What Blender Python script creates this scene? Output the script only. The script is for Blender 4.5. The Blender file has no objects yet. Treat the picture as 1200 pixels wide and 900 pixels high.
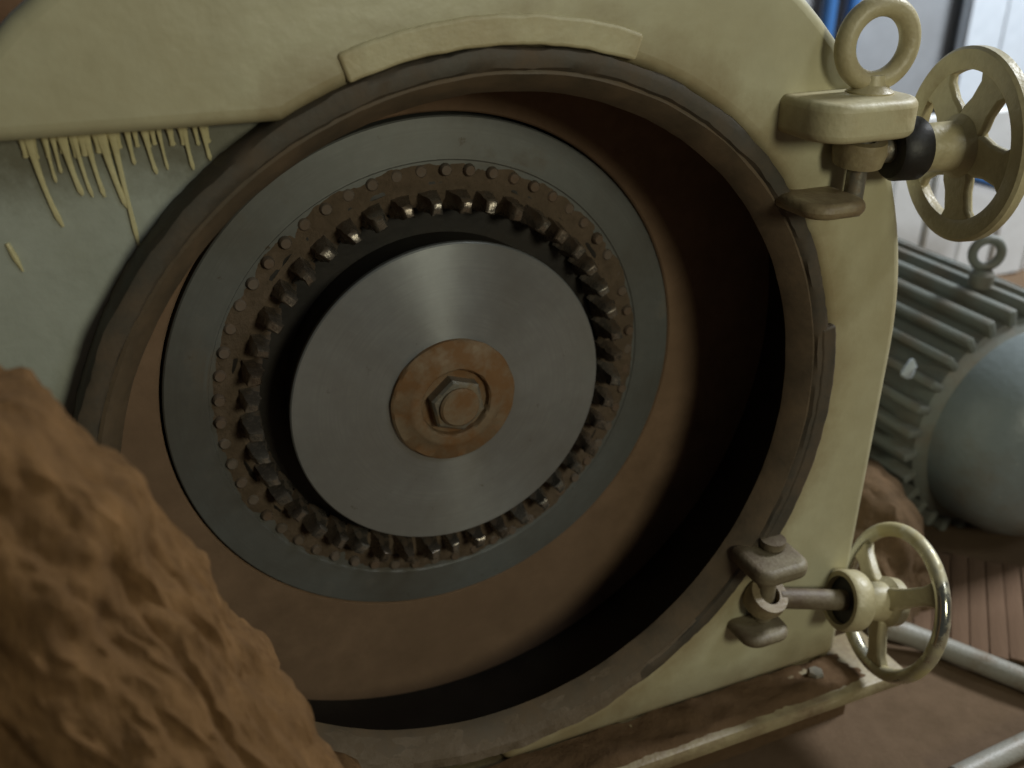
import bpy, bmesh, math, random
from mathutils import Vector, Matrix, noise
random.seed(7)
S = bpy.context.scene
C = S.collection
PI = math.pi

# ------------------------------------------------------------------ camera
CAM = Vector((-0.2149, -0.5116, 0.3311))
ROT = Matrix(((0.91936, 0.17035, -0.35462), (-0.39339, 0.40910, -0.82334), (0.00482, 0.89645, 0.44313)))
FPX = 1150.0
cd = bpy.data.cameras.new('camera'); cam = bpy.data.objects.new('camera', cd); C.objects.link(cam)
cam.matrix_world = Matrix.Translation(CAM) @ ROT.to_4x4()
cd.sensor_width = 36.0; cd.lens = 36.0 * FPX / 1200.0
cd.clip_start = 0.01; cd.clip_end = 60
cd.dof.use_dof = True; cd.dof.focus_distance = 0.62; cd.dof.aperture_fstop = 6.3
S.camera = cam

# ------------------------------------------------------------------ world and lamps
w = bpy.data.worlds.new('World'); S.world = w; w.use_nodes = True
bg = w.node_tree.nodes['Background']; bg.inputs[0].default_value = (0.75, 0.85, 1.0, 1); bg.inputs[1].default_value = 0.03

def area(name, loc, target, size, power, col):
    l = bpy.data.lights.new(name, 'AREA'); l.energy = power; l.size = size; l.color = col; l.shape = 'DISK'
    o = bpy.data.objects.new(name, l); C.objects.link(o); o.location = loc
    o.rotation_euler = (Vector(target) - Vector(loc)).to_track_quat('-Z', 'Y').to_euler()
    return o
area('front_light', (0.33, -1.32, 0.53), (0.0, 0.05, 0.0), 0.32, 5.5, (1.0, 0.97, 0.74))
area('window_light', (1.15, -1.30, 1.60), (0.05, 0.0, 0.05), 0.5, 5.0, (0.90, 0.96, 1.0))
area('yard_light', (2.7, 0.25, 2.1), (2.3, 1.9, 0.0), 1.0, 170, (0.92, 0.96, 1.0))

S.view_settings.view_transform = 'Standard'; S.view_settings.look = 'None'
S.view_settings.exposure = 0.0; S.view_settings.gamma = 1.0; S.view_settings.use_curve_mapping = False
S.render.engine = 'CYCLES'

# ------------------------------------------------------------------ helpers
def at(u, v, y):
    """point of the plane y = const seen at photograph pixel u, v (used to measure the photograph)"""
    r = ROT @ Vector(((u - 600) / FPX, -(v - 450) / FPX, -1)); t = (y - CAM.y) / r.y
    return CAM + r * t
def atz(u, v, z):
    r = ROT @ Vector(((u - 600) / FPX, -(v - 450) / FPX, -1)); t = (z - CAM.z) / r.z
    return CAM + r * t

def mk(name, me, mat=None, parent=None, smooth=True, kind=None):
    if isinstance(me, bmesh.types.BMesh):
        b = me; me = bpy.data.meshes.new(name); bmesh.ops.recalc_face_normals(b, faces=b.faces); b.to_mesh(me); b.free()
    o = bpy.data.objects.new(name, me); C.objects.link(o)
    if mat: me.materials.append(mat)
    if smooth:
        for p in me.polygons: p.use_smooth = True
        try: me.set_sharp_from_angle(angle=math.radians(38))
        except Exception: pass
    if parent: o.parent = parent
    if kind: o['kind'] = kind
    return o
def share(src, name, parent, matrix):
    o = src.copy(); o.name = name; C.objects.link(o); o.parent = parent; o.matrix_local = matrix
    return o
def thing(name, label, cat, loc=(0, 0, 0), group=None):
    o = bpy.data.objects.new(name, None); C.objects.link(o); o.location = loc; o.empty_display_size = 0.02
    tag(o, label, cat, group); return o
def tag(o, label, cat, group=None):
    o['label'] = label; o['category'] = cat
    if group: o['group'] = group
def lathe(prof, seg=128, axis='y', jitter=None, closed=False, arc=None):
    """profile (r, a) turned about an axis; jitter(theta, i) adds to the radius"""
    b = bmesh.new(); rows = []
    a0, a1 = arc if arc else (0, 2 * PI)
    n = seg + 1 if arc else seg
    for k in range(n):
        t = a0 + (a1 - a0) * k / seg
        row = []
        for i, (r, a) in enumerate(prof):
            if jitter: r += jitter(t, i)
            if axis == 'y': p = (r * math.cos(t), a, r * math.sin(t))
            elif axis == 'x': p = (a, r * math.cos(t), r * math.sin(t))
            else: p = (r * math.cos(t), r * math.sin(t), a)
            row.append(b.verts.new(p))
        rows.append(row)
    m = len(prof)
    for k in range(seg):
        A = rows[k]; B = rows[(k + 1) % n]
        for i in range(m if closed else m - 1):
            j = (i + 1) % m
            b.faces.new((A[i], A[j], B[j], B[i]))
    if arc and closed:
        b.faces.new(rows[0]); b.faces.new(list(reversed(rows[-1])))
    bmesh.ops.remove_doubles(b, verts=b.verts, dist=1e-6)
    return b
def box(cx, cy, cz, sx, sy, sz, bev=0.0, seg=2, mat4=None):
    b = bmesh.new(); bmesh.ops.create_cube(b, size=1)
    bmesh.ops.scale(b, vec=(sx, sy, sz), verts=b.verts)
    if bev: bmesh.ops.bevel(b, geom=list(b.edges), offset=bev, segments=seg, affect='EDGES', profile=0.5)
    if mat4: bmesh.ops.transform(b, matrix=mat4, verts=b.verts)
    bmesh.ops.translate(b, vec=(cx, cy, cz), verts=b.verts)
    return b
def tube(pts, rad, seg=10, caps=True):
    """rad: number or one per point"""
    b = bmesh.new(); pts = [Vector(p) for p in pts]; rows = []
    prev = None
    for i, p in enumerate(pts):
        d = (pts[min(i + 1, len(pts) - 1)] - pts[max(i - 1, 0)]).normalized()
        if prev is None: n = d.orthogonal().normalized()
        else: n = (prev - d * prev.dot(d)).normalized()
        prev = n; q = d.cross(n)
        r = rad[i] if isinstance(rad, (list, tuple)) else rad
        rows.append([b.verts.new(p + (n * math.cos(2 * PI * k / seg) + q * math.sin(2 * PI * k / seg)) * r) for k in range(seg)])
    for A, B in zip(rows, rows[1:]):
        for k in range(seg): b.faces.new((A[k], A[(k + 1) % seg], B[(k + 1) % seg], B[k]))
    if caps: b.faces.new(list(reversed(rows[0]))); b.faces.new(rows[-1])
    return b
def plate(poly, y0, y1):
    """polygon of (x, z) points extruded between y0 (front) and y1"""
    b = bmesh.new()
    f = [b.verts.new((x, y0, z)) for x, z in poly]; g = [b.verts.new((x, y1, z)) for x, z in poly]
    b.faces.new(f); b.faces.new(list(reversed(g)))
    n = len(poly)
    for i in range(n): b.faces.new((f[i], f[(i + 1) % n], g[(i + 1) % n], g[i]))
    return b
def bevmod(o, width, seg=3, ang=50):
    m = o.modifiers.new('bevel', 'BEVEL'); m.width = width; m.segments = seg; m.limit_method = 'ANGLE'; m.angle_limit = math.radians(ang)
    m.harden_normals = False
def fbm(p, o=4): return noise.fractal(p, 1.0, 2.0, o)

# ------------------------------------------------------------------ materials
def nodes(name):
    m = bpy.data.materials.new(name); m.use_nodes = True; nt = m.node_tree
    return m, nt, nt.nodes['Principled BSDF']
def ramp(nt, src, stops):
    r = nt.nodes.new('ShaderNodeValToRGB'); nt.links.new(src, r.inputs[0])
    while len(r.color_ramp.elements) < len(stops): r.color_ramp.elements.new(0.5)
    for e, (p, c) in zip(r.color_ramp.elements, stops): e.position = p; e.color = (*c, 1)
    return r.outputs[0]
def tex_noise(nt, scale, detail=6, rough=0.6, coord='Object', stretch=None, dist=0.0):
    tc = nt.nodes.new('ShaderNodeTexCoord'); src = tc.outputs[coord]
    if stretch:
        mp = nt.nodes.new('ShaderNodeMapping'); mp.inputs['Scale'].default_value = stretch[:3]
        if len(stretch) > 3: mp.inputs['Rotation'].default_value = stretch[3]
        nt.links.new(src, mp.inputs[0]); src = mp.outputs[0]
    n = nt.nodes.new('ShaderNodeTexNoise'); n.inputs['Scale'].default_value = scale; n.inputs['Detail'].default_value = detail
    n.inputs['Roughness'].default_value = rough; n.inputs['Distortion'].default_value = dist
    nt.links.new(src, n.inputs['Vector']); return n.outputs[0]
def mix(nt, fac, a, b):
    x = nt.nodes.new('ShaderNodeMix'); x.data_type = 'RGBA'
    for s, v in ((0, fac), (6, a), (7, b)):
        if isinstance(v, (int, float)): x.inputs[s].default_value = v
        elif isinstance(v, tuple): x.inputs[s].default_value = (*v, 1)
        else: nt.links.new(v, x.inputs[s])
    return x.outputs[2]
def step(nt, src, lo, hi):
    r = nt.nodes.new('ShaderNodeMapRange'); r.inputs[1].default_value = lo; r.inputs[2].default_value = hi
    nt.links.new(src, r.inputs[0]); return r.outputs[0]
def bump(nt, bs, src, strength, dist):
    b = nt.nodes.new('ShaderNodeBump'); b.inputs['Strength'].default_value = strength; b.inputs['Distance'].default_value = dist
    nt.links.new(src, b.inputs['Height']); nt.links.new(b.outputs[0], bs.inputs['Normal'])
def radius(nt):
    tc = nt.nodes.new('ShaderNodeTexCoord'); v = nt.nodes.new('ShaderNodeVectorMath'); v.operation = 'MULTIPLY'; v.inputs[1].default_value = (1, 0, 1)
    nt.links.new(tc.outputs['Object'], v.inputs[0]); l = nt.nodes.new('ShaderNodeVectorMath'); l.operation = 'LENGTH'; nt.links.new(v.outputs[0], l.inputs[0])
    return l.outputs['Value']
def height(nt):
    tc = nt.nodes.new('ShaderNodeTexCoord'); v = nt.nodes.new('ShaderNodeSeparateXYZ'); nt.links.new(tc.outputs['Object'], v.inputs[0]); return v.outputs[2]
def wobble(nt, src, amp, scale, detail=6):
    m = nt.nodes.new('ShaderNodeMath'); m.operation = 'MULTIPLY_ADD'; m.inputs[1].default_value = amp; nt.links.new(tex_noise(nt, scale, detail, 0.7), m.inputs[0]); nt.links.new(src, m.inputs[2]); return m.outputs[0]
def stain_or_band(m, src, lo, hi, col, amount):
    nt = m.node_tree; bs = nt.nodes['Principled BSDF']; old = bs.inputs['Base Color'].links[0].from_socket
    k = nt.nodes.new('ShaderNodeMath'); k.operation = 'MULTIPLY'; k.inputs[1].default_value = amount; nt.links.new(step(nt, src, lo, hi), k.inputs[0])
    nt.links.new(mix(nt, k.outputs[0], old, col), bs.inputs['Base Color'])
def paint(name, base, dirt, dirt_lo=0.52, dirt_hi=0.75, scale=9, rough=0.42, amount=1.0, chips=None):
    m, nt, bs = nodes(name)
    big = tex_noise(nt, scale, 8, 0.65); fine = tex_noise(nt, scale * 9, 4, 0.6)
    tint = mix(nt, step(nt, fine, 0.3, 0.75), tuple(c * 0.9 for c in base), base)
    f = step(nt, big, dirt_lo, dirt_hi)
    mul = nt.nodes.new('ShaderNodeMath'); mul.operation = 'MULTIPLY'; mul.inputs[1].default_value = amount; nt.links.new(f, mul.inputs[0])
    col = mix(nt, mul.outputs[0], tint, dirt)
    col = mix(nt, step(nt, tex_noise(nt, scale * 5.3, 9, 0.75), 0.69, 0.80), col, tuple(x * 0.8 for x in dirt))
    if chips:
        c2 = tex_noise(nt, scale * 3.1, 10, 0.7); col = mix(nt, step(nt, c2, 0.66, 0.7), col, chips)
    nt.links.new(col, bs.inputs['Base Color']); bs.inputs['Roughness'].default_value = rough
    bump(nt, bs, tex_noise(nt, scale * 14, 3, 0.5), 0.25, 0.002)
    return m
def powder(name, lo, hi, scale=30, bs_strength=0.7, stretch=None, dist=0.006):
    m, nt, bs = nodes(name)
    n = tex_noise(nt, scale, 10, 0.7, stretch=stretch); n2 = tex_noise(nt, scale * 0.22, 5, 0.6)
    a = ramp(nt, n, [(0.3, lo), (0.72, hi)])
    col = mix(nt, step(nt, n2, 0.30, 0.85), a, tuple((x + y) * 0.42 for x, y in zip(lo, hi)))
    nt.links.new(col, bs.inputs['Base Color']); bs.inputs['Roughness'].default_value = 0.92
    bs.inputs['Specular IOR Level'].default_value = 0.15
    bump(nt, bs, n, bs_strength, dist)
    return m
def metal(name, col, rust, lo=0.55, hi=0.72, rough=0.42, metallic=0.6, aniso=0.0, scale=14, spec=None):
    m, nt, bs = nodes(name)
    n = tex_noise(nt, scale, 8, 0.65); n2 = tex_noise(nt, scale * 7, 4, 0.6)
    base = mix(nt, step(nt, n2, 0.3, 0.7), tuple(c * 0.86 for c in col), col)
    f = step(nt, n, lo, hi); c = mix(nt, f, base, rust); nt.links.new(c, bs.inputs['Base Color'])
    mm = nt.nodes.new('ShaderNodeMath'); mm.operation = 'MULTIPLY_ADD'; mm.inputs[1].default_value = -metallic; mm.inputs[2].default_value = metallic
    nt.links.new(f, mm.inputs[0]); nt.links.new(mm.outputs[0], bs.inputs['Metallic'])
    rr = nt.nodes.new('ShaderNodeMapRange'); rr.inputs[3].default_value = rough; rr.inputs[4].default_value = 0.85
    nt.links.new(f, rr.inputs[0]); nt.links.new(rr.outputs[0], bs.inputs['Roughness'])
    if aniso:
        bs.inputs['Anisotropic'].default_value = aniso; bs.inputs['Anisotropic Rotation'].default_value = 0.25
        tg = nt.nodes.new('ShaderNodeTangent'); tg.direction_type = 'RADIAL'; tg.axis = 'Y'
        nt.links.new(tg.outputs[0], bs.inputs['Tangent'])
    h = n2
    if aniso:
        tc = nt.nodes.new('ShaderNodeTexCoord'); wv = nt.nodes.new('ShaderNodeTexWave'); wv.wave_type = 'RINGS'; wv.rings_direction = 'Y'
        wv.inputs['Scale'].default_value = 420; wv.inputs['Distortion'].default_value = 3.0; wv.inputs['Detail'].default_value = 3; wv.inputs['Detail Scale'].default_value = 0.6
        nt.links.new(tc.outputs['Object'], wv.inputs[0]); h = mix(nt, 0.3, n2, wv.outputs[0])
        n1 = nt.nodes.new('ShaderNodeTexNoise'); n1.noise_dimensions = '1D'; n1.inputs['Scale'].default_value = 420; n1.inputs['Detail'].default_value = 5; nt.links.new(radius(nt), n1.inputs['W'])
        c = mix(nt, step(nt, n1.outputs[0], 0.42, 0.75), c, tuple(x * 0.88 for x in col))
        sp = tex_noise(nt, 70, 6, 0.7); c = mix(nt, step(nt, sp, 0.64, 0.72), c, tuple(x * 0.7 for x in rust))
        c = mix(nt, step(nt, tex_noise(nt, 5, 5, 0.6, dist=0.6), 0.45, 0.9), c, tuple(x * 0.75 for x in rust)); nt.links.new(c, bs.inputs['Base Color'])
    bump(nt, bs, h, 0.10 if aniso else 0.25, 0.001)
    return m

CREAM = (0.57, 0.545, 0.365)
M = {}
M['cream'] = paint('cream_paint', CREAM, (0.36, 0.30, 0.16), 0.42, 0.80, 5, 0.38, 0.75)
nt = M['cream'].node_tree
stain_or_band(M['cream'], wobble(nt, radius(nt), 0.05, 26), 0.312, 0.284, (0.27, 0.20, 0.10), 0.75)      # dust rubbed into the paint round the rim
stain_or_band(M['cream'], wobble(nt, height(nt), 0.06, 18), -0.205, -0.245, (0.20, 0.135, 0.07), 0.7)     # powder thrown up from the ledge
stain_or_band(M['cream'], tex_noise(nt, 3.2, 6, 0.6, stretch=(1.0, 1.0, 0.35)), 0.50, 0.72, (0.40, 0.33, 0.16), 0.5)
M['cream_dirty'] = paint('dirty_cream_paint', (0.36, 0.30, 0.17), (0.17, 0.115, 0.062), 0.40, 0.66, 22, 0.5, 1.0)
M['pad'] = paint('stained_cream_paint', (0.55, 0.50, 0.31), (0.34, 0.25, 0.12), 0.45, 0.8, 14, 0.5, 0.9)
M['grime'] = paint('grimy_brown_paint', (0.22, 0.185, 0.115), (0.10, 0.068, 0.040), 0.36, 0.6, 26, 0.6, 1.0)
M['drip'] = paint('paint_drip', (0.66, 0.60, 0.34), (0.5, 0.42, 0.2), 0.5, 0.8, 30, 0.35, 0.6)
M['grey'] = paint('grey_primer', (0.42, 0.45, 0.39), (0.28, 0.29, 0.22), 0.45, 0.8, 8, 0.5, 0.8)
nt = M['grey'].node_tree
stain_or_band(M['grey'], wobble(nt, height(nt), 0.055, 30, 8), 0.215, 0.243, (0.13, 0.12, 0.075), 0.85)        # uneven band, darker olive towards the painted edge
M['rim'] = metal('grimy_rim', (0.078, 0.068, 0.052), (0.115, 0.080, 0.048), 0.40, 0.75, 0.62, 0.25, 0, 34)
M['lip'] = metal('dusty_lip', (0.11, 0.085, 0.056), (0.155, 0.105, 0.060), 0.36, 0.75, 0.6, 0.3, 0, 30)
M['chamber'] = powder('chamber_dust', (0.055, 0.038, 0.022), (0.10, 0.068, 0.040), 26, 0.35, dist=0.002)
M['backwall'] = powder('dusty_back_wall', (0.17, 0.110, 0.068), (0.29, 0.188, 0.118), 24, 0.3, dist=0.002)
M['dark'] = metal('oily_shaded_steel', (0.024, 0.021, 0.017), (0.036, 0.026, 0.016), 0.4, 0.9, 0.5, 0.3, 0, 25)
M['ring'] = metal('dull_steel', (0.20, 0.21, 0.20), (0.14, 0.11, 0.075), 0.56, 0.76, 0.5, 0.45, 0.3, 16)
M['hub'] = metal('turned_steel', (0.36, 0.38, 0.385), (0.24, 0.215, 0.17), 0.62, 0.9, 0.31, 0.55, 0.8, 12)
M['track'] = metal('caked_track', (0.13, 0.11, 0.085), (0.17, 0.11, 0.062), 0.36, 0.6, 0.6, 0.2, 0, 60)
M['pin'] = metal('worn_pin_steel', (0.27, 0.25, 0.22), (0.14, 0.098, 0.062), 0.46, 0.62, 0.24, 0.65, 0, 95)
M['stub'] = metal('rusty_stub', (0.16, 0.125, 0.095), (0.14, 0.085, 0.05), 0.45, 0.65, 0.6, 0.3, 0, 70)
M['rust'] = metal('orange_rust', (0.25, 0.185, 0.115), (0.19, 0.098, 0.038), 0.38, 0.58, 0.55, 0.25, 0, 38)
M['bolt'] = metal('bolt_steel', (0.27, 0.255, 0.21), (0.2, 0.13, 0.06), 0.48, 0.66, 0.36, 0.6, 0, 70)
M['black'] = metal('black_oxide_and_shade', (0.022, 0.02, 0.018), (0.05, 0.035, 0.02), 0.6, 0.8, 0.5, 0.2, 0, 40)
M['wheel'] = paint('worn_wheel_paint', (0.54, 0.48, 0.29), (0.30, 0.23, 0.12), 0.42, 0.75, 20, 0.42, 0.8)
M['chrome'] = metal('chromed_steel', (0.58, 0.56, 0.46), (0.44, 0.38, 0.20), 0.44, 0.56, 0.14, 0.9, 0, 13)
M['clod'] = powder('brown_clod', (0.085, 0.046, 0.019), (0.31, 0.172, 0.072), 75, 1.0, (1.0, 1.0, 0.28, (0, math.radians(24), 0)), 0.008)
M['dust'] = powder('brown_powder', (0.10, 0.060, 0.030), (0.18, 0.11, 0.06), 40, 0.8)
M['heap'] = powder('rusty_debris', (0.08, 0.052, 0.028), (0.17, 0.105, 0.055), 45, 0.8, None, 0.006)
M['cake'] = powder('caked_disc_dust', (0.10, 0.075, 0.050), (0.20, 0.145, 0.10), 90, 0.9, None, 0.004)
M['floor'] = powder('dusty_floor', (0.10, 0.066, 0.038), (0.18, 0.12, 0.075), 14, 0.5)
M['motor'] = paint('grey_green_paint', (0.18, 0.195, 0.17), (0.15, 0.115, 0.075), 0.44, 0.7, 14, 0.5, 0.9)
M['bell'] = paint('blue_grey_paint', (0.20, 0.235, 0.24), (0.16, 0.14, 0.11), 0.50, 0.75, 10, 0.38, 0.9, (0.42, 0.42, 0.36))
M['wall'] = paint('grey_wall', (0.26, 0.28, 0.30), (0.20, 0.21, 0.22), 0.45, 0.7, 2, 0.7)
M['white'] = paint('white_sheet', (0.78, 0.80, 0.80), (0.6, 0.62, 0.62), 0.5, 0.8, 3, 0.45)
M['pale'] = paint('pale_blue_sheet', (0.56, 0.62, 0.68), (0.44, 0.5, 0.56), 0.45, 0.75, 3, 0.45)
M['blue'] = paint('blue_paint', (0.04, 0.14, 0.36), (0.05, 0.1, 0.2), 0.5, 0.8, 6, 0.4)
M['hose'] = paint('grey_hose', (0.30, 0.29, 0.25), (0.18, 0.13, 0.08), 0.5, 0.7, 30, 0.45)
M['wood'] = powder('rough_brown_board', (0.13, 0.08, 0.05), (0.19, 0.12, 0.078), 30, 0.5, (1, 0.2, 1))
M['rusty_beam'] = metal('rusty_beam', (0.22, 0.12, 0.05), (0.16, 0.075, 0.03), 0.4, 0.6, 0.7, 0.1, 0, 10)

# ------------------------------------------------------------------ setting
FLOOR = -0.36
def struct(name, b, mat): return mk(name, b, mat, kind='structure')
b = bmesh.new(); bmesh.ops.create_grid(b, x_segments=120, y_segments=120, size=3.0)
for v in b.verts:
    v.co.x += 0.6; v.co.y += 0.8; v.co.z = FLOOR + 0.006 * fbm(v.co * 6.0) + 0.004 * noise.noise(v.co * 21)
struct('floor', b, M['floor'])
struct('back_wall', box(2.6, 2.12, 0.2, 8.0, 0.08, 5.2), M['wall'])

# ------------------------------------------------------------------ mill housing
H = thing('mill_housing', 'cream painted mill housing with a big round open chamber and grimy rim', 'mill', (0, 0, FLOOR))
def hk(name, b, mat, smooth=True, parent=None):
    o = mk(name, b, mat, None, smooth)
    o.parent = parent or H; o.location.z = -FLOOR if parent is None else 0
    return o
RO, RI = 0.262, 0.2336
AC, AR, ZB, ZP = 0.025, 0.3225, -0.275, 0.228
def rad(t):      # outline radius: round at the right, fuller shoulder on the hinge side
    u = max(0.0, min(1.0, (t - 1.75) / 0.6)); return AR + 0.029 * u * u * (3 - 2 * u)
def onarch(t): return (rad(t) * math.cos(t), AC + rad(t) * math.sin(t))
# cream front plate
inner = []
a0 = math.atan2(ZP, -math.sqrt(0.2585 ** 2 - ZP ** 2)); a1 = -PI / 2
for k in range(97):
    t = a0 + (a1 - a0) * k / 96; inner.append((0.2585 * math.cos(t), 0.2585 * math.sin(t)))
outer = [(0.0, ZB), (AR, ZB), (AR, AC)]
e1 = PI - math.asin((ZP - AC) / 0.3515)
for k in range(1, 49):
    t = e1 * k / 48; outer.append(onarch(t))
o = hk('front_plate', plate(inner + outer, 0.0, 0.026), M['cream']); bevmod(o, 0.010, 5, 40)
# recessed grey panel, lower left
inner = [(0.2585 * math.cos(t), 0.2585 * math.sin(t)) for t in [-PI / 2 - (2 * PI - (a0 + PI / 2)) * k / 80 for k in range(81)]]
outer = [(onarch(e1)[0] + 0.006, ZP)]
for k in range(1, 25):
    t = e1 + (PI - e1) * k / 24; outer.append(((rad(t) - 0.006) * math.cos(t), AC + (rad(t) - 0.006) * math.sin(t)))
outer += [(-0.3525, ZB), (0.0, ZB)]
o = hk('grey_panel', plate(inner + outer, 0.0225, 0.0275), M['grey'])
# casing behind the plate
pts = [(0.316, -0.306), (0.312, -0.16)] + [(0.309 * math.cos(PI * k / 48), AC + 0.309 * math.sin(PI * k / 48)) for k in range(49)] + [(-0.312, -0.16), (-0.316, -0.306)]
b = bmesh.new(); A = [b.verts.new((x, 0.0262, z)) for x, z in pts]; B = [b.verts.new((x, 0.30, z)) for x, z in pts]
for i in range(len(pts)):
    j = (i + 1) % len(pts); b.faces.new((A[i], A[j], B[j], B[i]))
b.faces.new(B)
hk('casing', b, M['cream'])
# rim: dark outer bead, dusty bevelled lip
def rj(t, i): return 0.0016 * noise.noise(Vector((math.cos(t) * 9, math.sin(t) * 9, i))) + 0.0009 * noise.noise(Vector((math.cos(t) * 40, math.sin(t) * 40, i)))
rim = hk('rim', lathe([(0.2595, 0.028), (0.2598, 0.002), (0.2585, -0.0025), (0.2545, -0.004), (0.2490, -0.003), (0.2470, 0.0)], 300, jitter=rj), M['rim'])
hk('bevelled_lip', lathe([(0.2475, -0.0005), (0.2455, -0.0012), (0.241, 0.003), (0.2352, 0.011), (RI, 0.0145), (0.236, 0.0165), (0.262, 0.029), (0.302, 0.0295)], 200, jitter=lambda t, i: 0.3 * rj(t, i)), M['lip'])
M['rimdust'] = powder('pale_rim_dust', (0.13, 0.095, 0.06), (0.25, 0.20, 0.15), 45, 0.9, (1.0, 1.0, 1.0), 0.005)
b = lathe([(0.2592, -0.0010), (0.2560, -0.0046), (0.2480, -0.0036), (0.2440, 0.0008), (0.2370, 0.0090), (0.2345, 0.0140)], 150, arc=(math.radians(228), math.radians(312)))
for v in b.verts:
    t = math.atan2(v.co.z, v.co.x); f = max(0, min(1, 1.9 * math.cos((t + PI / 2 + 0.08) * 2.4)))
    k = noise.noise(v.co * 45) * 0.9 + noise.noise(v.co * 130) * 0.5
    v.co.y += 0.0016 - f * (0.0024 + 0.0022 * k)
o = hk('dust_layer', b, M['rimdust'])
# thicker stretch of sealing strip at the right, stained pad on top
def band(r0, r1, y0, y1, d0, d1, seg=50, jit=0.0008):
    return lathe([(r0, y0), (r1, y0), (r1, y1), (r0, y1)], seg, closed=True, arc=(math.radians(d0), math.radians(d1)),
                 jitter=lambda t, i: jit * noise.noise(Vector((t * 25, i * 3.1, r0))))
o = hk('seal_strip', band(0.252, 0.2640, -0.0046, 0.01, -29, 12.5), M['rim']); bevmod(o, 0.0015, 2)
o = hk('raised_pad', band(0.2605, 0.2765, -0.0024, 0.004, 72, 109.5), M['pad']); bevmod(o, 0.002, 3)
# chamber
hk('chamber_wall', lathe([(0.302, 0.0290), (0.302, 0.129)], 160), M['dark'])  # shade behind the lip is put into the wall's near-black colour
hk('chamber_back', lathe([(0.3022, 0.1285), (0.2035, 0.1285), (0.2022, 0.1300), (0.2022, 0.17)], 160), M['backwall'])
hk('chamber_floor', lathe([(0.210, 0.168), (0.0, 0.168)], 64), M['dark'])
# base ledge
o = hk('base_ledge', box(0.0, -0.011, ZB - 0.0075, 0.735, 0.064, 0.015, 0.003, 2), M['cream_dirty'])
hk('plinth', box(0.0, 0.147, (-0.308 + FLOOR) / 2, 0.70, 0.29, -0.308 - FLOOR + 0.01), M['dust'])
b = lathe([(0.0, 0.007), (0.006, 0.007), (0.0075, 0.005), (0.0075, 0.0)], 6, 'z'); bmesh.ops.translate(b, vec=(0.287, -0.016, ZB), verts=b.verts)
hk('ledge_bolt', b, M['bolt'], smooth=False)
# paint drips hanging from the lower edge of the cream plate, over the grey panel
dr = [((36, 178), (48, 222), (74, 266), .0016), ((57, 186), (60, 198), (66, 214), .0012), ((76, 186), (86, 210), (97, 229), .0015), ((90, 184), (98, 208), (109, 231), .0015),
      ((104, 182), (112, 206), (123, 231), .0015), ((121, 180), (134, 216), (150, 244), .0018), ((135, 180), (144, 214), (163, 288), .0019), ((171, 172), (177, 188), (184, 204), .0014),
      ((188, 170), (192, 182), (197, 199), .0013), ((217, 164), (221, 180), (227, 199), .0013), ((238, 160), (242, 174), (247, 188), .0013), ((66, 186), (69, 195), (72, 203), .0011), ((152, 176), (155, 184), (158, 193), .0011)]
for k in range(16):                      # short beads along the ragged painted edge
    u = 30 + 14 * k + random.uniform(-5, 5); v0 = 181 - 0.095 * u; l = random.uniform(5, 14)
    dr.append(((u, v0), (u + l * .2, v0 + l * .5), (u + l * .35, v0 + l), random.uniform(.0012, .0022)))
for (p0, p1, p2, r) in dr:
    A = at(*p0, 0.018); A.z = ZP + 0.002; Bp = at(*p1, 0.020); Cp = at(*p2, 0.0215)
    pts = []
    for k in range(9):
        t = k / 8; pts.append(A * (1 - t) ** 2 + Bp * 2 * t * (1 - t) + Cp * t * t)
    r *= random.uniform(0.6, 0.95)
    rr = [r * (2.6, 1.7, 1.25, 1.05, 0.95, 0.9, 1.0, 1.15, 0.5)[k] for k in range(9)]
    b = tube(pts, rr, 8)
    for v in b.verts: v.co.y = 0.0222 + (v.co.y - 0.0222) * 0.6
    hk('paint_drip', b, M['drip'])
A = at(8, 285, 0.0220); Bp = at(27, 318, 0.0220)
hk('paint_drip', tube([A, A.lerp(Bp, .5), Bp], [.0012, .0017, .0006], 8), M['drip'])
# fork lugs that carry the swing bolts
def lug(x0, x1, z0, z1, y, mat, name='lug', bev=0.012):
    b = box((x0 + x1) / 2, y / 2 + 0.004, (z0 + z1) / 2, x1 - x0, -y + 0.008, z1 - z0)
    e = [e for e in b.edges if abs(e.verts[0].co.x - e.verts[1].co.x) < 1e-6 and abs(e.verts[0].co.y - e.verts[1].co.y) < 1e-6 and e.verts[0].co.y < y / 2]
    bmesh.ops.bevel(b, geom=e, offset=bev, segments=6, affect='EDGES', profile=0.5)
    o = hk(name, b, mat); bevmod(o, 0.005, 4); return o
lug(0.187, 0.266, 0.199, 0.223, -0.048, M['pad'], 'upper_lug', 0.022)
lug(0.192, 0.240, 0.150, 0.160, -0.042, M['cream_dirty'], 'lower_lug', 0.016)
b = lathe([(0.0, -0.118), (0.010, -0.1185), (0.010, -0.1245), (0.0078, -0.1245), (0.0078, -0.214), (0.0, -0.2145)], 24, 'z'); bmesh.ops.translate(b, vec=(0.2265, -0.0075, 0), verts=b.verts)
hk('pivot_pin', b, M['grime'])
lug(0.196, 0.244, -0.140, -0.126, -0.038, M['grime'], 'upper_lug', 0.012)
lug(0.198, 0.242, -0.206, -0.196, -0.032, M['grime'], 'lower_lug', 0.014)

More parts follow.
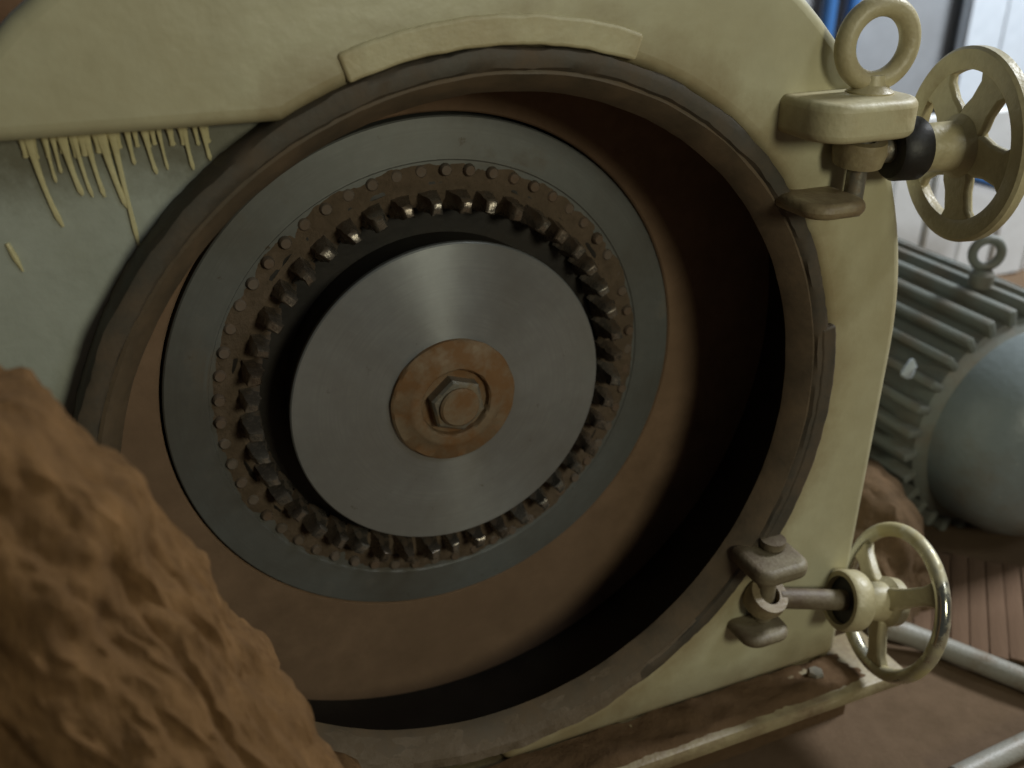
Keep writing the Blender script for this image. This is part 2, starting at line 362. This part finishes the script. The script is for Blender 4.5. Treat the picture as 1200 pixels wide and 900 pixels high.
# ------------------------------------------------------------------ pin disc
YD = 0.1262
R = thing('pin_disc', 'round grey steel grinding disc with rings of pins and a raised hub plate', 'grinding disc', (0, YD, 0))
def rk(name, b, mat, parent=R, smooth=True):
    o = mk(name, b, mat, parent, smooth); return o
rk('disc_plate', lathe([(0.2, 0.03), (0.2003, 0.001), (0.1993, 0.0), (0.1705, 0.0), (0.1695, 0.0012), (0.1550, 0.0018)], 200), M['ring'])
rk('pin_track', lathe([(0.1560, 0.0016), (0.1535, 0.0008), (0.150, 0.003), (0.1395, 0.004), (0.137, 0.010), (0.11, 0.010)], 160, jitter=lambda t, i: 0.0016 * noise.noise(Vector((math.cos(t) * 14, math.sin(t) * 14, i))) if i < 2 else 0), M['dark'])  # near-black track colour paints the shade in the gap beside the hub
b = lathe([(0.1705, 0.0016), (0.1660, 0.0002), (0.160, -0.0004), (0.1550, -0.0002), (0.1500, -0.0012), (0.1430, 0.0006), (0.1380, 0.0040)], 360)
for v in b.verts:
    q = v.co * 34; k = noise.noise(q) + 0.6 * noise.noise(q * 2.7) + 0.35 * noise.noise(q * 7)
    v.co.y += 0.0008 - 0.0016 * k
rk('caked_dust', b, M['cake'])
# hub: drum, turned face plate, washer, recessed nut
hb = rk('hub_drum', lathe([(0.116, 0.012), (0.1165, -0.0235)], 160), M['dark'])
rk('hub_plate', lathe([(0.1165, -0.0215), (0.1188, -0.0225), (0.1196, -0.0240), (0.1196, -0.0275), (0.1186, -0.0285), (0.03, -0.0288), (0.0, -0.0288)], 200), M['hub'])
wa = rk('washer', lathe([(0.0482, -0.0280), (0.0482, -0.0318), (0.0465, -0.0334), (0.038, -0.0342), (0.0355, -0.0362), (0.0325, -0.0368), (0.0275, -0.0368), (0.0262, -0.0355), (0.0258, -0.031), (0.0, -0.031)], 96,
        jitter=lambda t, i: 0.0007 * noise.noise(Vector((math.cos(t) * 4, math.sin(t) * 4, i * 2.0)))), M['rust'])
nb = lathe([(0.0215, -0.030), (0.0215, -0.0400), (0.0195, -0.0418), (0.0150, -0.0422)], 6); 
bmesh.ops.rotate(nb, cent=(0, 0, 0), matrix=Matrix.Rotation(0.32, 3, 'Y'), verts=nb.verts)
nt_ = rk('nut', nb, M['bolt'], wa, False)
rk('bolt_end', lathe([(0.0152, -0.040), (0.0152, -0.0440), (0.0135, -0.0455), (0.0, -0.0458)], 40), M['rust'], wa)
# pins
def pin_mesh(r, l, name, mat):
    b = lathe([(0.0, -l), (r * 0.72, -l), (r * 0.95, -l + r * 0.3), (r, -l + r * 0.6), (r, 0.004)], 14)
    return rk(name, b, mat)
def ring_of(r, n, rad, l, name, mat, off, jit):
    src = None
    for k in range(n):
        t = 2 * PI * (k + off) / n
        if src is None: src = pin_mesh(rad, l, name, mat); o = src
        else: o = share(src, name, R, Matrix())
        s = 1 + jit * random.uniform(-1, 1)
        o.matrix_local = Matrix.Translation((r * math.cos(t), 0.002, r * math.sin(t))) @ Matrix.Rotation(random.uniform(-.06, .06), 4, 'X') @ Matrix.Rotation(random.uniform(-.06, .06), 4, 'Z') @ Matrix.Rotation(random.uniform(-PI, PI), 4, 'Y') @ Matrix.Diagonal((1, s, 1, 1))
def vary(m, amt, dark):
    nt = m.node_tree; bs = nt.nodes['Principled BSDF']; src = bs.inputs['Base Color'].links[0].from_socket
    oi = nt.nodes.new('ShaderNodeObjectInfo'); f = step(nt, oi.outputs['Random'], 0.0, 1.0 / amt)
    nt.links.new(mix(nt, f, src, dark), bs.inputs['Base Color'])
vary(M['pin'], 0.7, (0.15, 0.10, 0.062)); vary(M['stub'], 0.5, (0.19, 0.17, 0.145))
tb = bmesh.new()
lv = [(0.004, 0.0150, 0.0085, 0.0), (-0.005, 0.0135, 0.0060, 0.0), (-0.016, 0.0105, 0.0042, 0.0), (-0.0235, 0.0088, 0.0033, 0.0), (-0.0252, 0.0062, 0.0022, 0.0)]
rows = [[tb.verts.new((sx * a / 2, y, sz * c)) for sx, sz in ((-1, -1), (-1, 0), (-1, 1), (1, 1), (1.12, 0), (1, -1))] for (y, a, c, _) in lv]
for A, B in zip(rows, rows[1:]):
    for q in range(6): tb.faces.new((A[q], A[(q + 1) % 6], B[(q + 1) % 6], B[q]))
tb.faces.new(rows[-1])
bmesh.ops.subdivide_edges(tb, edges=tb.edges, cuts=1)
tmesh = []
for q in range(4):
    c_ = tb.copy()
    for v in c_.verts: v.co += Vector((noise.noise(v.co * 160 + Vector((q * 9, 0, 0))), noise.noise(v.co * 160 + Vector((0, q * 9, 4))) * 0.7, noise.noise(v.co * 160 + Vector((3, 0, q * 9))))) * 0.0019
    me = bpy.data.meshes.new('tooth'); bmesh.ops.recalc_face_normals(c_, faces=c_.faces); c_.to_mesh(me); c_.free(); me.materials.append(M['pin'])
    for p in me.polygons: p.use_smooth = True
    me.set_sharp_from_angle(angle=math.radians(48)); tmesh.append(me)
tb.free()
NT = 44
for q in range(NT):
    t = 2 * PI * (q + 0.2) / NT
    o = bpy.data.objects.new('tooth', tmesh[random.randrange(4)]); C.objects.link(o); o.parent = R
    o.matrix_local = Matrix.Translation((0.1425 * math.cos(t), 0.002, 0.1425 * math.sin(t))) @ Matrix.Rotation(-t + random.uniform(-.07, .07), 4, 'Y') @ Matrix.Rotation(random.uniform(-.05, .05), 4, 'X') @ Matrix.Diagonal((1, random.uniform(0.80, 1.06), random.uniform(0.85, 1.18), 1))
ring_of(0.1632, 58, 0.0046, 0.0036, 'stub', M['stub'], 0.0, 0.5)

# ------------------------------------------------------------------ hand wheels on swing bolts
def wheel(label, loc, azim, nsp, R0, chrome):
    T = thing('hand_wheel', label, 'hand wheel', loc, 'hand wheels on the door swing bolts')
    T.rotation_euler = (math.radians(8 if nsp == 5 else 30), math.radians(12 if chrome else 0), azim)
    eye = -0.122 if chrome else -0.0766
    mat = M['wheel']
    if chrome:
        prof = [(R0 - 0.0062 + 0.0062 * math.cos(2 * PI * k / 16), 0.0062 * math.sin(2 * PI * k / 16)) for k in range(16)]
        mk('rim', lathe(prof, 72, 'x', closed=True), M['chrome'], T)
        rin = R0 - 0.011; dish = -0.010; th = 0.010
    else:
        prof = [(R0, -0.003), (R0 - 0.002, -0.0050), (R0 - 0.012, -0.0050), (R0 - 0.0145, -0.0035), (R0 - 0.0145, 0.0035), (R0 - 0.012, 0.0050), (R0 - 0.002, 0.0050), (R0, 0.003)]
        mk('rim', lathe(prof, 72, 'x', closed=True), mat, T)
        rin = R0 - 0.012; dish = -0.003; th = 0.0065
    src = None
    for k in range(nsp):
        b = bmesh.new()
        rs = [0.014, 0.022, 0.030, rin - 0.009, rin]
        wd = [0.013, 0.0135, 0.0115, 0.0120, 0.0190] if not chrome else [0.010, 0.0085, 0.0075, 0.0075, 0.0105]
        rows = []
        for r, ww in zip(rs, wd):
            f = (r - 0.014) / (rin - 0.014); xo = dish * (1 - f)
            rows.append([b.verts.new((xo + sx * th / 2, sy * ww, r)) for sx, sy in ((-1, -1), (-1, 1), (1, 1), (1, -1))])
        for A, B in zip(rows, rows[1:]):
            for i in range(4): b.faces.new((A[i], A[(i + 1) % 4], B[(i + 1) % 4], B[i]))
        b.faces.new(rows[0]); b.faces.new(rows[-1])
        if src is None: src = mk('spoke', b, mat, T); bevmod(src, 0.0022, 2, 60); o = src
        else: b.free(); o = share(src, 'spoke', T, Matrix())
        o.matrix_local = Matrix.Rotation(2 * PI * k / nsp + 0.3, 4, 'X')
    mk('hub', lathe([(0.0, 0.008), (0.012, 0.008), (0.020, 0.003), (0.021, -0.006), (0.0165, -0.011), (0.0155, -0.034), (0.0, -0.034)], 40, 'x'), mat, T)
    nutx = -0.034
    if chrome:
        mk('collar', lathe([(0.0, nutx + 0.001), (0.024, nutx), (0.0255, nutx - 0.003), (0.0255, nutx - 0.016), (0.0240, nutx - 0.018), (0.0200, nutx - 0.018), (0.0195, nutx - 0.0125)], 40, 'x'), M['wheel'], T)
        mk('collar_recess_disc', lathe([(0.0197, nutx - 0.010), (0.0197, nutx - 0.013), (0.0, nutx - 0.0135)], 40, 'x'), M['black'], T)  # added black disc that paints the shade in the collar's hole
        mk('bolt', lathe([(0.0085, nutx - 0.004), (0.0085, eye + 0.011)], 24, 'x'), M['grime'], T)
    else:
        mk('collar', lathe([(0.0, nutx + 0.001), (0.0185, nutx), (0.0205, nutx - 0.003), (0.0205, nutx - 0.018), (0.0185, nutx - 0.021), (0.0, nutx - 0.021)], 40, 'x'), M['black'], T)
        mk('bolt', lathe([(0.0085, nutx - 0.02), (0.0085, eye + 0.011)], 24, 'x'), M['bolt'], T)
    b = lathe([(0.016, -0.008), (0.0175, 0.0), (0.016, 0.008), (0.009, 0.008), (0.009, -0.008)], 32, 'z', closed=True)
    bmesh.ops.translate(b, vec=(eye, 0, 0), verts=b.verts)
    mk('bolt_eye', b, M['cream_dirty'], T)
    return T
wheel('flat yellowed hand wheel with five broad spokes beside the ring handle', (0.318, -0.030, 0.186), math.radians(-11), 5, 0.063, False)
wheel('thin shiny rimmed hand wheel just above the right end of the ledge', (0.343, -0.030, -0.200), math.radians(-10), 3, 0.067, True)

# ring handled pin in the upper lug
P = thing('ring_pin', 'cream ring handle standing upright on the upper lug', 'ring handle', (0.243, -0.016, 0.222))
b = lathe([(0.0225 + 0.0066 * math.cos(2 * PI * k / 14), 0.0066 * math.sin(2 * PI * k / 14)) for k in range(14)], 48, 'y', closed=True)
o = mk('ring', b, M['wheel'], P); o.location = (0, 0, 0.030); o.rotation_euler = (0, 0, math.radians(-8))
mk('stem', lathe([(0.0, 0.012), (0.0075, 0.012), (0.009, 0.006), (0.0145, 0.002), (0.0145, 0.0003)], 28, 'z'), M['wheel'], P)
mk('shank', lathe([(0.0065, 0.0), (0.0065, -0.078)], 20, 'z'), M['bolt'], P)

# ------------------------------------------------------------------ brown clods in front
def clod(name, label, center, ax, tilt, sub, disp, fr, groove=None, seed=0):
    b = bmesh.new(); bmesh.ops.create_icosphere(b, subdivisions=sub, radius=1)
    rot = Matrix.Rotation(tilt, 3, 'Y'); c = Vector(center)
    for v in b.verts:
        d = v.co.normalized()
        p = Vector((math.copysign(abs(d.x) ** 0.8, d.x), math.copysign(abs(d.y) ** 0.8, d.y), math.copysign(abs(d.z) ** 0.8, d.z)))
        p = rot @ Vector((p.x * ax[0], p.y * ax[1], p.z * ax[2]))
        q = p * fr + Vector((seed * 7.3, seed * 3.1, 0))
        qs = Matrix.Rotation(math.radians(24), 3, 'Y') @ q; qs.z *= 0.20
        h = disp * (0.9 * noise.noise(q * 0.8) + 0.50 * (0.5 - abs(noise.noise(qs * 1.7))) + 0.16 * (0.5 - abs(noise.noise(qs * 4.1))) + 0.07 * noise.noise(qs * 9.0) + 0.09 * noise.noise(qs * 21.0) + 0.08 * noise.noise(qs * 43.0))
        crag = noise.noise(qs * 3.0 + Vector((5, 9, 2)))
        if crag > 0.42: h -= disp * 0.8 * (crag - 0.42)
        vd = noise.voronoi(q * 1.6 + Vector((seed, 0, 0)))[0]; h += disp * 0.34 * (min(0.5, vd[1] - vd[0]) - 0.25)
        vd = noise.voronoi(qs * 5.0)[0]; h += disp * 0.13 * (min(0.4, vd[1] - vd[0]) - 0.2)
        vd = noise.voronoi(qs * 13.0)[0]; h += disp * 0.09 * (min(0.4, vd[1] - vd[0]) - 0.2)
        pit = noise.noise(qs * 6.5 + Vector((1, 7, 4)))
        h += disp * 0.30 * (0.3 - abs(pit)) - disp * 0.22 * max(0, 0.10 - abs(noise.noise(qs * 2.6 + Vector((4, 2, 8))))) / 0.10
        h += disp * 0.45 * noise.noise(q * 3.1) * max(0.0, min(1.0, (p.z - 0.13) / 0.08))
        w_ = c + p
        if groove:
            for (g0, g1, wd, dp) in groove:
                t = max(0, min(1, (w_ - g0).dot(g1 - g0) / (g1 - g0).length_squared)); dd = (w_ - (g0 + (g1 - g0) * t)).length
                h -= dp * math.exp(-(dd / wd) ** 2)
        v.co = p + (rot @ Vector((d.x / ax[0], d.y / ax[1], d.z / ax[2]))).normalized() * h
    low = min((v.co.z for v in b.verts))
    for v in b.verts: v.co.z -= low
    o = mk(name, b, M['clod']); o.location = c + Vector((0, 0, low))
    return o, c.z + low
gv = [(at(330, 750, -0.13), at(338, 770, -0.13), 0.028, -0.012), (at(380, 850, -0.13), at(375, 870, -0.13), 0.03, 0.012), (at(95, 520, -0.245), at(215, 690, -0.215), 0.020, 0.020), (at(0, 470, -0.235), at(40, 540, -0.24), 0.014, 0.014)]
o, low = clod('clod', '', (-0.302, -0.16, -0.083), (0.14, 0.085, 0.285), math.radians(-10), 7, 0.022, 11, gv, 1)
tag(o, 'large rough brown clod leaning up in front of the rim', 'clod', 'brown clods in front of the mill')
o2, low2 = clod('clod', '', (-0.150, -0.115, -0.235), (0.050, 0.050, 0.125), math.radians(-6), 5, 0.012, 20, None, 3)
tag(o2, 'small brown clod at the foot of the large one below the rim', 'clod', 'brown clods in front of the mill')
if 0:
    env = {}
    for v in o2.data.vertices:
        q = ROT.transposed() @ (v.co + o.location - CAM); u = 600 - FPX * q.x / q.z; vv = 450 + FPX * q.y / q.z
        k = int(vv // 50) * 50; env[k] = max(env.get(k, -999), u)
    print('CLOD', low, sorted((k, round(u)) for k, u in env.items() if 300 < k < 950))

# ------------------------------------------------------------------ powder on the ledge
b = bmesh.new(); nx, ny = 150, 16; grid = []
for i in range(nx + 1):
    row = []
    for j in range(ny + 1):
        x = -0.36 + 0.70 * i / nx; t = j / ny; y = 0.0005 - 0.039 * t
        e = max(0, 1 - max(0, (x - 0.27) / 0.07)) ** 0.7
        edge = min(1, (1 - t) * 6.0 + 0.25 * noise.noise(Vector((x * 30, 1, 0)))) * e
        hgt = 0.006 * edge * (0.8 + 0.8 * noise.noise(Vector((x * 40, y * 60, 3)))) + 0.0012 * noise.noise(Vector((x * 200, y * 200, 3))) - 0.0016
        row.append(b.verts.new((x, y, ZB + hgt)))
    grid.append(row)
for i in range(nx):
    for j in range(ny): b.faces.new((grid[i][j], grid[i + 1][j], grid[i + 1][j + 1], grid[i][j + 1]))
o = mk('powder', b, M['dust'], kind='stuff'); tag(o, 'brown powder lying along the top of the base ledge', 'powder')

# ------------------------------------------------------------------ motor
MX, MZ = 0.725, -0.222
MO = thing('electric_motor', 'grey green finned electric motor with blue grey end bell right of the housing', 'motor', (MX, 0.1, FLOOR))
MO_z = MZ - FLOOR
def mo(name, b, mat, smooth=True):
    o = mk(name, b, mat, MO, smooth); o.location.z = MO_z; return o
mo('body', lathe([(0.0, 0.08), (0.110, 0.08), (0.134, 0.10), (0.138, 0.52), (0.0, 0.53)], 64), M['motor'])
b = box(0, 0.305, 0.141, 0.0105, 0.42, 0.020, 0.003, 2)
src = None
for k in range(30):
    if src is None: src = mk('fin', b, M['motor'], MO); o = src
    else: o = share(src, 'fin', MO, Matrix())
    o.matrix_local = Matrix.Translation((0, 0, MO_z)) @ Matrix.Rotation(2 * PI * k / 30, 4, 'Y')
mo('end_bell', lathe([(0.0, -0.012), (0.05, -0.010), (0.085, 0.002), (0.108, 0.020), (0.119, 0.042), (0.122, 0.07), (0.122, 0.092)], 72), M['bell'])
b = lathe([(0.0165 + 0.0055 * math.cos(2 * PI * k / 12), 0.0055 * math.sin(2 * PI * k / 12)) for k in range(12)], 36, 'y', closed=True)
bmesh.ops.rotate(b, cent=(0, 0, 0), matrix=Matrix.Rotation(math.radians(-25), 3, 'Z'), verts=b.verts); bmesh.ops.translate(b, vec=(-0.005, 0.17, 0.188), verts=b.verts)
mo('eye_bolt', b, M['motor'])
b = lathe([(0.009, -0.015), (0.009, 0.006), (0.014, 0.0), (0.014, -0.015)], 20, 'z'); bmesh.ops.translate(b, vec=(-0.005, 0.17, 0.163), verts=b.verts); mo('eye_bolt_stem', b, M['motor'])
for sx in (-1, 1): mo('foot', box(sx * 0.10, 0.30, -0.140, 0.07, 0.34, 0.03, 0.004), M['motor'])
mo('terminal_box', box(-0.165, 0.30, 0.02, 0.05, 0.10, 0.07, 0.006), M['rust'])

b = bmesh.new(); bmesh.ops.create_icosphere(b, subdivisions=5, radius=1)
for v in b.verts:
    d = v.co.copy(); k = 1 + 0.16 * noise.noise(d * 1.6) + 0.05 * noise.noise(d * 5) + 0.03 * noise.noise(d * 13)
    v.co = Vector((d.x * 0.075, d.y * 0.13, max(-0.1, d.z) * 0.125)) * k
o = mk('debris_heap', b, M['heap'], kind='stuff'); o.location = (0.505, 0.20, FLOOR + 0.004); tag(o, 'dark brown debris heaped between the housing and the motor', 'debris')
o = mk('paper_scrap', box(0, 0, 0, 0.022, 0.012, 0.020, 0.004, 2, Matrix.Rotation(0.5, 4, 'Y') @ Matrix.Rotation(0.7, 4, 'Z')), M['pale']); o.location = at(1066, 432, 0.20); tag(o, 'small crumpled white scrap stuck between housing and motor fins', 'scrap')
for v in o.data.vertices: v.co += Vector((noise.noise(v.co * 90), noise.noise(v.co * 80 + Vector((3, 0, 0))), noise.noise(v.co * 85 + Vector((0, 5, 0))))) * 0.008
# ------------------------------------------------------------------ hose, boards, tag
hp = [atz(1020, 730, -0.335), atz(1060, 742, -0.34), atz(1100, 757, -0.345), atz(1150, 777, -0.345), atz(1200, 797, -0.345), atz(1260, 822, -0.345)]
o = mk('hose', tube(hp, 0.0115, 14), M['hose']); tag(o, 'grey hose crossing the dusty floor behind the lower hand wheel', 'hose')
hp = [atz(1120, 912, -0.345), atz(1160, 892, -0.345), atz(1210, 868, -0.345), atz(1260, 846, -0.345)]
o = mk('pipe', tube(hp, 0.010, 14), M['hose']); tag(o, 'pale pipe end on the floor in the lower right corner', 'pipe')
BT = thing('slatted_board', 'brown ribbed board lying on the floor below the motor bell', 'board', atz(1165, 720, FLOOR))
src = None
mk('base_sheet', box(0, 0, 0.006, 0.20, 0.15, 0.008), M['wood'], BT)
for k in range(11):
    if src is None: src = mk('slat', box(0, 0, 0.0105, 0.0176, 0.17, 0.0035, 0.0012, 2), M['wood'], BT); o = src
    else: o = share(src, 'slat', BT, Matrix())
    o.matrix_local = Matrix.Translation((-0.092 + 0.0184 * k, random.uniform(-.004, .004), random.uniform(-.001, .001)))
dv = atz(1168, 690, FLOOR) - atz(1172, 750, FLOOR); BT.rotation_euler.z = math.atan2(dv.y, dv.x) - PI / 2

# ------------------------------------------------------------------ background
def panels(name, label, cat, x0, x1, n, y, z0, z1, mat):
    T = thing(name, label, cat, ((x0 + x1) / 2, y, z0)); wd = (x1 - x0) / n; src = None
    for k in range(n):
        if src is None: src = mk('panel', box(0, 0, (z1 - z0) / 2, wd - 0.008, 0.02, z1 - z0, 0.003, 1), mat, T); o = src
        else: o = share(src, 'panel', T, Matrix())
        o.matrix_local = Matrix.Translation((x0 + wd * (k + .5) - (x0 + x1) / 2, 0.004 * (k % 2), 0))
    mk('backing', box(0, 0.02, (z1 - z0) / 2, x1 - x0, 0.012, z1 - z0 - 0.01), mat, T)
    return T
panels('white_partition', 'bright white panelled partition behind the motor', 'partition', 0.85, 2.2, 14, 0.86, FLOOR, -0.02, M['white'])
panels('strip_screen', 'tall pale blue strip screen at the right edge behind the flat hand wheel', 'screen', 2.46, 4.4, 12, 2.0, FLOOR, 1.4, M['pale'])
for k, (u, lab) in enumerate(((972, 'thin blue upright pipe touching the top of the housing edge'), (1000, 'blue upright pipe just left of the ring handle'))):
    p = at(u, 10, 2.04); o = mk('blue_pipe', tube([(p.x, 2.04, FLOOR), (p.x, 2.04, 1.6)], 0.022, 16), M['blue']); tag(o, lab, 'pipe', 'blue upright pipes on the far wall')
A = at(1128, 205, 0.8); Bp = at(1188, 222, 0.8)
o = mk('blue_bar', tube([A + (A - Bp) * 0.05, Bp], 0.010, 14), M['blue']); tag(o, 'short blue bar seen through the spokes of the flat hand wheel', 'bar')
p = at(-10, -10, 0.9)
o = mk('rusty_beam', box(p.x - 0.09, 0.9, p.z + 0.02, 0.32, 0.1, 0.13, 0.008), M['rusty_beam']); tag(o, 'rusty brown beam end in the upper left corner behind the housing', 'beam')
